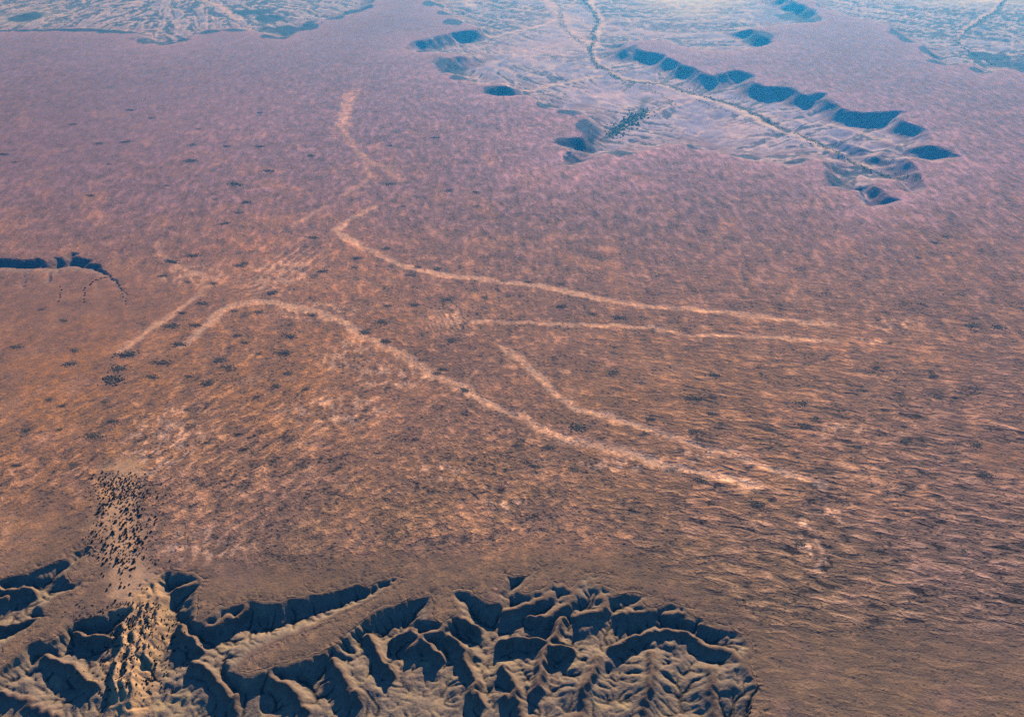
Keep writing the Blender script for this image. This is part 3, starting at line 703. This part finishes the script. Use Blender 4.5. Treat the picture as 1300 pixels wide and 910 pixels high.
cls[face(inN, .5) & (cls != 2)] = 4
cls[face(river_m, .45)] = 5
cls[face(inW, .5)] = 6
def cut(name, k):
    q = quads[cls == k]
    if not len(q): return
    used, inv = np.unique(q, return_inverse=True)
    me = bpy.data.meshes.new(name)
    me.vertices.add(len(used)); me.vertices.foreach_set('co', co[used].ravel())
    me.loops.add(q.size); me.loops.foreach_set('vertex_index', inv.reshape(-1).astype(np.int32))
    me.polygons.add(len(q)); me.polygons.foreach_set('loop_start', np.arange(0, q.size, 4, dtype=np.int32))
    me.polygons.foreach_set('use_smooth', np.ones(len(q), bool))
    me.update()
    for nm, arr in (('Col', col), ('Ctl', ctl)):
        at = me.attributes.new(nm, 'FLOAT_COLOR', 'POINT')
        at.data.foreach_set('color', np.concatenate([arr[used], np.ones((len(used), 1), np.float32)], 1).astype(np.float32).ravel())
    me.normals_split_custom_set_from_vertices(nrm[used])
    me.materials.append(MG)
    o = bpy.data.objects.new(name, me); C.objects.link(o); o['kind'] = 'structure'
    return o
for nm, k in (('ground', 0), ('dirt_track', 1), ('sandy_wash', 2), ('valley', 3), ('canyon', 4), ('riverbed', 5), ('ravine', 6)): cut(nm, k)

# ------------------------------------------------------------------ vegetation
def tuft_mesh(name, n, rad, hgt, size, seed, mat, core=True, base=.35):
    """leaf clumps: many small tilted faces filling a low uneven crown, around a lumpy core"""
    r = random.Random(seed); v = []; f = []
    lobes = [(r.uniform(-.45, .45)*rad, r.uniform(-.45, .45)*rad, r.uniform(.5, .8)*rad, r.uniform(.6, 1)) for _ in range(5)]
    for i in range(n):
        lx, ly, lr, lh = r.choice(lobes)
        th = r.uniform(0, 6.283); ph = math.acos(r.uniform(-.3, 1)); rr = lr*r.uniform(.6, 1.08)
        c = np.array((lx+rr*math.sin(ph)*math.cos(th), ly+rr*math.sin(ph)*math.sin(th), hgt*base+hgt*(1-base)*lh*max(-.2, math.cos(ph))*r.uniform(.7, 1.1)))
        a = np.array([r.gauss(0, 1) for _ in range(3)]); a /= np.linalg.norm(a)
        b = np.cross(a, [r.gauss(0, 1) for _ in range(3)]); b /= np.linalg.norm(b)+1e-6
        s = size*r.uniform(.6, 1.4); k = len(v)
        v += [tuple(c+a*s), tuple(c+b*s*.7), tuple(c-a*s*.9), tuple(c-b*s*.8)]; f.append((k, k+1, k+2, k+3))
    if core:
        for lx, ly, lr, lh in lobes:
            k = len(v); ns, nr = 8, 3
            for j in range(nr):
                e = (j/(nr))*1.35-.2
                for i in range(ns):
                    q = lr*.82*math.cos(e)*r.uniform(.85, 1.1); th = 6.283*i/ns
                    v.append((lx+q*math.cos(th), ly+q*math.sin(th), hgt*base+hgt*(1-base)*lh*.82*math.sin(e)))
            v.append((lx, ly, hgt*base+hgt*(1-base)*lh*.85))
            for j in range(nr-1):
                for i in range(ns):
                    f.append((k+j*ns+i, k+j*ns+(i+1) % ns, k+(j+1)*ns+(i+1) % ns, k+(j+1)*ns+i))
            for i in range(ns): f.append((k+(nr-1)*ns+i, k+(nr-1)*ns+(i+1) % ns, k+nr*ns))
    me = bpy.data.meshes.new(name); me.from_pydata(v, [], f); me.materials.append(mat); return me
def trunk_mesh(name, h, r0, seed):
    r = random.Random(seed); v = []; f = []
    def limb(a, b, ra, rb):
        k = len(v); a = np.array(a); b = np.array(b); d = (b-a)/np.linalg.norm(b-a)
        s = np.cross(d, (0, 1, .3)); s /= np.linalg.norm(s); t = np.cross(d, s)
        for c, q in ((a, ra), (b, rb)):
            for i in range(6): v.append(tuple(c+q*(math.cos(i*1.0472)*s+math.sin(i*1.0472)*t)))
        for i in range(6): f.append((k+i, k+(i+1) % 6, k+6+(i+1) % 6, k+6+i))
    limb((0, 0, -.6), (0.1, 0, h*.35), r0, r0*.75)
    for i in range(4):
        th = i*1.6+r.uniform(-.3, .3); q = h*.45
        limb((0.1, 0, h*.3), (q*math.cos(th), q*math.sin(th), h*.8), r0*.6, r0*.2)
    me = bpy.data.meshes.new(name); me.from_pydata(v, [], f); me.materials.append(M_BARK); return me
TREES = []
for k in range(6):
    cm = tuft_mesh('crown', 150, 4.6, 5.2, .75, 40+k, M_LEAF, True, .3)
    TREES.append((cm, trunk_mesh('trunk', 5.2, .32, 60+k)))
def plant_tree(xx, yy, s, label, group, squash=1.0, name='desert_tree'):
    cm, tm_ = random.choice(TREES)
    root = bpy.data.objects.new(name, None); C.objects.link(root)
    root.location = (xx, yy, hz(xx, yy)-.1); root.rotation_euler = (0, 0, random.uniform(0, 6.28)); root.scale = (s, s*random.uniform(.85, 1.15), s*squash)
    root['label'] = label; root['category'] = 'tree'; root['group'] = group
    for nm, me in (('trunk', tm_), ('crown', cm)):
        o = bpy.data.objects.new(nm, me); C.objects.link(o); o.parent = root
    return root
# grove in the wash: (px, py) scattered inside three stretches
def scatter(regions, n, mind):
    pts = []; tries = 0
    while len(pts) < n and tries < 40000:
        tries += 1
        pl, w = random.choice(regions)
        t = random.uniform(0, len(pl)-1.001); i = int(t); q = t-i
        cx = pl[i][0]*(1-q)+pl[i+1][0]*q; cy = pl[i][1]*(1-q)+pl[i+1][1]*q
        px = cx+random.gauss(0, w*.5); py = cy+random.gauss(0, 2)
        zt = -np.interp(py, [750, 765, 790, 815, 850, 900], [0, 8, 18, 28, 38, 46])
        a = P(px, py, zt)
        if all((a[0]-b[0])**2+(a[1]-b[1])**2 > (mind*(.7+.6*random.random()))**2 for b in pts): pts.append(a)
    return pts
G1 = scatter([([(150,602),(155,618),(158,632)], 34)], 85, 7.5)
G2 = scatter([([(152,630),(158,660),(162,690),(158,715)], 36)], 120, 9)
G3 = scatter([([(176,765),(174,785),(174,800),(172,822),(168,850),(162,885)], 50)], 95, 9.5)
G4 = scatter([([(150,712),(160,735),(168,755)], 30)], 24, 12)
for pts, lab, s0, s1 in ((G1, 'small dark tree crowded with others at the upper head of the pale sandy wash', .7, 1.2),
                 (G2, 'dark round desert tree in the dense middle stretch of the pale sandy wash', .95, 1.6),
                 (G4, 'dark desert tree standing apart on bare sand just above the canyon rim', 1.0, 1.6),
                 (G3, 'dark desert tree on orange sand where the wash drops into the canyon', .85, 1.45)):
    for a in pts: plant_tree(a[0], a[1], 0.80*random.uniform(s0, s1)*random.choice((.7, 1, 1, 1.25)), lab, {0:'trees at the upper head of the wash',1:'trees in the middle of the wash',2:'trees thinly spread above the canyon rim',3:'trees where the wash drops into the canyon'}[[G1,G2,G4,G3].index(pts)])
# undergrowth between the trees: small bushes past counting
ug = []
for reg, n_, md in (([([(150,602),(155,618),(158,632)], 42)], 380, 3), ([([(152,630),(158,660),(162,690),(160,725)], 40)], 360, 3.5), ([([(174,765),(172,795),(170,830),(162,885)], 66)], 520, 3.5), ([([(128,650),(124,680),(120,705)], 14)], 60, 5)):
    ug += scatter(reg, n_, md)
# dotted line of small bushes down the side gullies of the western ravine
for ln, n in (([(136,352),(120,356),(108,366),(106,384)], 14), ([(140,350),(152,364),(160,386)], 12), ([(78,364),(75,382)], 6)):
    q = PL(ln); 
    for k in range(n):
        t = (k+random.uniform(-.2, .2))/(n-1)*(len(q)-1); t = min(max(t, 0), len(q)-1.001); i = int(t); p = q[i]*(1-t+i)+q[i+1]*(t-i)
        plant_tree(p[0]+random.uniform(-5, 5), p[1]+random.uniform(-8, 8), random.uniform(.9, 1.5), 'small dark bush in a dotted line along a side gully of the western ravine', 'bushes lining the gullies of the western ravine', .6, 'bush')

# dark oval thickets scattered over the plain
def thicket_mesh(seed):
    r = random.Random(seed); V = []; F_ = []
    el = r.uniform(0, 3.14)
    for k in range(75):
        cx, cy = r.gauss(0, 7.5), r.gauss(0, 6); rad = r.uniform(.8, 2.1); h = r.uniform(.5, 1.2)
        k0 = len(V); ns = 7
        for j, (e, zz) in enumerate(((1.0, -.3), (1.05, .35), (.65, .85))):
            for i in range(ns):
                a = 6.283*i/ns; qq = rad*e*r.uniform(.75, 1.2); V.append((cx+qq*math.cos(a), cy+qq*math.sin(a), h*zz*r.uniform(.85, 1.1)))
        V.append((cx, cy, h))
        for j in range(2):
            for i in range(ns): F_.append((k0+j*ns+i, k0+j*ns+(i+1) % ns, k0+(j+1)*ns+(i+1) % ns, k0+(j+1)*ns+i))
        for i in range(ns): F_.append((k0+2*ns+i, k0+2*ns+(i+1) % ns, k0+3*ns))
    me = bpy.data.meshes.new('shrub_thicket'); me.from_pydata(V, [], F_); me.materials.append(M_THICK); return me
TH = [thicket_mesh(100+k) for k in range(7)]
for lab, (grp, sp) in SPOTS.items():
    for k, (px, py, w) in enumerate(sp):
        a = P(px, py); s = w*scale_at(py)/15*1.05
        o = bpy.data.objects.new('shrub_thicket', TH[random.randrange(7)]); C.objects.link(o)
        o.location = (a[0], a[1], hz(*a)-.1); o.rotation_euler = (0, 0, random.uniform(-.4, .4)+(math.pi if random.random() < .5 else 0)); o.scale = (s, s*random.uniform(.6, .95), max(.8, s*.9))
        o['label'] = lab; o['category'] = 'thicket'; o['group'] = grp
# continuous masses of scrub
def scrub(name, label, lines, per, spread, size, mat, zf, n=None):
    r = random.Random(hash(name) % 1000 if False else len(name)*7+len(lines)); V = []; F_ = []
    for pts, dens in lines:
        q = PL([(a, b, zf) for a, b in pts])
        for a, b in zip(q[:-1], q[1:]):
            L_ = np.linalg.norm(b-a); m = max(1, int(L_/per*dens))
            for k in range(m):
                t = r.random(); c = a+(b-a)*t+np.array((r.gauss(0, spread), r.gauss(0, spread*1.3)))
                V.append((c[0], c[1], r.uniform(.6, 1.3)))
    arr = np.array(V); zz = height(arr[:, 0], arr[:, 1]); vv = []; 
    for (cx, cy, s), z0 in zip(V, zz):
        k = len(vv); ns = 6; rad = size*s; h = size*s*.7
        for e, q in ((1, -.2), (.95, .5)):
            for i in range(ns):
                a = 6.283*i/ns; qq = rad*e*r.uniform(.7, 1.25); vv.append((cx+qq*math.cos(a), cy+qq*math.sin(a), z0+h*q))
        vv.append((cx, cy, z0+h))
        for i in range(ns): F_.append((k+i, k+(i+1) % ns, k+ns+(i+1) % ns, k+ns+i)); F_.append((k+ns+i, k+ns+(i+1) % ns, k+2*ns))
    me = bpy.data.meshes.new(name); me.from_pydata(vv, [], F_); me.materials.append(mat)
    o = bpy.data.objects.new(name, me); C.objects.link(o); o['kind'] = 'stuff'; o['label'] = label; o['category'] = 'scrub'
def tufts(name, label, pts, size, mat):
    r = random.Random(5); pts = np.array(pts); zz = height(pts[:, 0], pts[:, 1]); vv = []; F_ = []
    for (cx, cy), z0 in zip(pts, zz):
        s_ = size*r.uniform(.5, 1.3)
        for q_ in range(3):
            ox, oy = cx+r.gauss(0, .5)*s_, cy+r.gauss(0, .5)*s_; k = len(vv); ns = 6; rad = s_*r.uniform(.5, .9); h = rad*1.2
            for e, q in ((1, -.2), (.85, .6)):
                for i in range(ns):
                    a = 6.283*i/ns; qq = rad*e*r.uniform(.7, 1.25); vv.append((ox+qq*math.cos(a), oy+qq*math.sin(a), z0+h*q))
            vv.append((ox, oy, z0+h))
            for i in range(ns): F_.append((k+i, k+(i+1) % ns, k+ns+(i+1) % ns, k+ns+i)); F_.append((k+ns+i, k+ns+(i+1) % ns, k+2*ns))
    me = bpy.data.meshes.new(name); me.from_pydata(vv, [], F_); me.materials.append(mat)
    o = bpy.data.objects.new(name, me); C.objects.link(o); o['kind'] = 'stuff'; o['label'] = label; o['category'] = 'undergrowth'
tufts('undergrowth', 'low dark undergrowth speckling the orange sand between the trees of the wash', ug, 2.5, M_LEAF)
scrub('riverside_trees', 'dark blue-green belt of trees lining the winding dry river in the far valley', [(RIVER_DARK[0][0], 1), (RIVER_DARK[1][0], .35), (RIVER_DARK[2][0], .35), (RIVER_DARK[3][0], .5)], 8, 19, 4.5, M_RIV, ZV)
scrub('eastern_creek_trees', 'dark thread of trees along the creek in the far eastern valley', [(RIVER_DARK[6][0], 1)], 9, 12, 5, M_RIV, ZV)
scrub('green_meadow_scrub', 'bright green patch of scrub on the near side of the far valley floor', [([(776,172),(792,159),(806,150),(820,141)], 3.5)], 7, 38, 7, M_GREEN, ZV)
scrub('ravine_scrub', 'dark scrub filling the bottom of the western ravine', [([(-60,338),(0,336),(40,336),(66,338),(100,334),(130,345)], .5)], 9, 13, 3, M_RIV, -25)

# ------------------------------------------------------------------ haze: a wedge of blue air that thickens with distance
HX = 70000; HAZE_D = 0.00024
prof = [(-3000, 60), (1500, 60), (5200, 700), (9000, 1100), (30000, 1150), (95000, 1150)]
vv = []; ff = []
for yy_, zz_ in prof:
    for xx_, z2 in ((-HX, -500), (HX, -500), (HX, zz_), (-HX, zz_)): vv.append((xx_, yy_, z2))
for k in range(len(prof)-1):
    for i_ in range(4): ff.append((4*k+i_, 4*k+(i_+1) % 4, 4*k+4+(i_+1) % 4, 4*k+4+i_))
ff += [(3, 2, 1, 0), (4*len(prof)-4, 4*len(prof)-3, 4*len(prof)-2, 4*len(prof)-1)]
hz_me = bpy.data.meshes.new('haze'); hz_me.from_pydata(vv, [], ff)
bm = bmesh.new(); bm.from_mesh(hz_me); bmesh.ops.recalc_face_normals(bm, faces=bm.faces); bm.to_mesh(hz_me); bm.free()
#print('HAZE VOL', sum(p.normal.z*p.area for p in hz_me.polygons if p.center.z > 0))
m, nt, N, L = newmat('blue_haze')
out = N('ShaderNodeOutputMaterial'); vs = N('ShaderNodeVolumeScatter')
vs.inputs['Color'].default_value = (0.03, 0.36, 1.0, 1); vs.inputs['Density'].default_value = HAZE_D; vs.inputs['Anisotropy'].default_value = 0.62
L(vs.outputs[0], out.inputs['Volume']); hz_me.materials.append(m)
ho = bpy.data.objects.new('haze', hz_me); C.objects.link(ho); ho['kind'] = 'structure'

# ------------------------------------------------------------------ light, sky, camera
SUN_EL, SUN_AZ = R(22), R(14)          # azimuth clockwise from +Y
w = bpy.data.worlds.new('World'); bpy.context.scene.world = w; w.use_nodes = True
nt = w.node_tree; bg = nt.nodes['Background']; sky = nt.nodes.new('ShaderNodeTexSky'); sky.sky_type = 'NISHITA'; sky.sun_disc = False
sky.sun_elevation = SUN_EL; sky.sun_rotation = SUN_AZ; sky.altitude = 100; sky.air_density = 1.0; sky.dust_density = 0.0; sky.ozone_density = 4.0
mxs = nt.nodes.new('ShaderNodeMix'); mxs.data_type = 'RGBA'; mxs.blend_type = 'MULTIPLY'; mxs.inputs[0].default_value = 1; mxs.inputs[7].default_value = (0.30, 0.8, 1.6, 1)
nt.links.new(sky.outputs[0], mxs.inputs[6]); nt.links.new(mxs.outputs[2], bg.inputs[0]); bg.inputs[1].default_value = 0.074
sl = bpy.data.lights.new('sun', 'SUN'); sl.energy = 5.0; sl.angle = R(0.5); sl.color = (1.0, 0.94, 0.88)
so = bpy.data.objects.new('sun', sl); C.objects.link(so)
from mathutils import Vector
d = Vector((math.sin(SUN_AZ)*math.cos(SUN_EL), math.cos(SUN_AZ)*math.cos(SUN_EL), math.sin(SUN_EL)))
so.rotation_euler = d.to_track_quat('Z', 'Y').to_euler()
cam = bpy.data.cameras.new('camera'); co_ = bpy.data.objects.new('camera', cam); C.objects.link(co_)
cam.sensor_width = 36; cam.lens = 36*FPX/1300; cam.clip_start = 5; cam.clip_end = 200000
co_.location = (0, 0, H); co_.rotation_euler = (math.pi/2-PITCH, 0, 0)
sc = bpy.context.scene; sc.camera = co_
sc.view_settings.view_transform = 'Standard'; sc.view_settings.look = 'None'; sc.view_settings.exposure = 0
sc.cycles.use_denoising = False
sc.cycles.sample_clamp_direct = 6; sc.cycles.sample_clamp_indirect = 4; sc.cycles.max_bounces = 4; sc.cycles.diffuse_bounces = 0; sc.cycles.volume_bounces = 0
sc.cycles.use_adaptive_sampling = False; sc.view_settings.gamma = 1.0
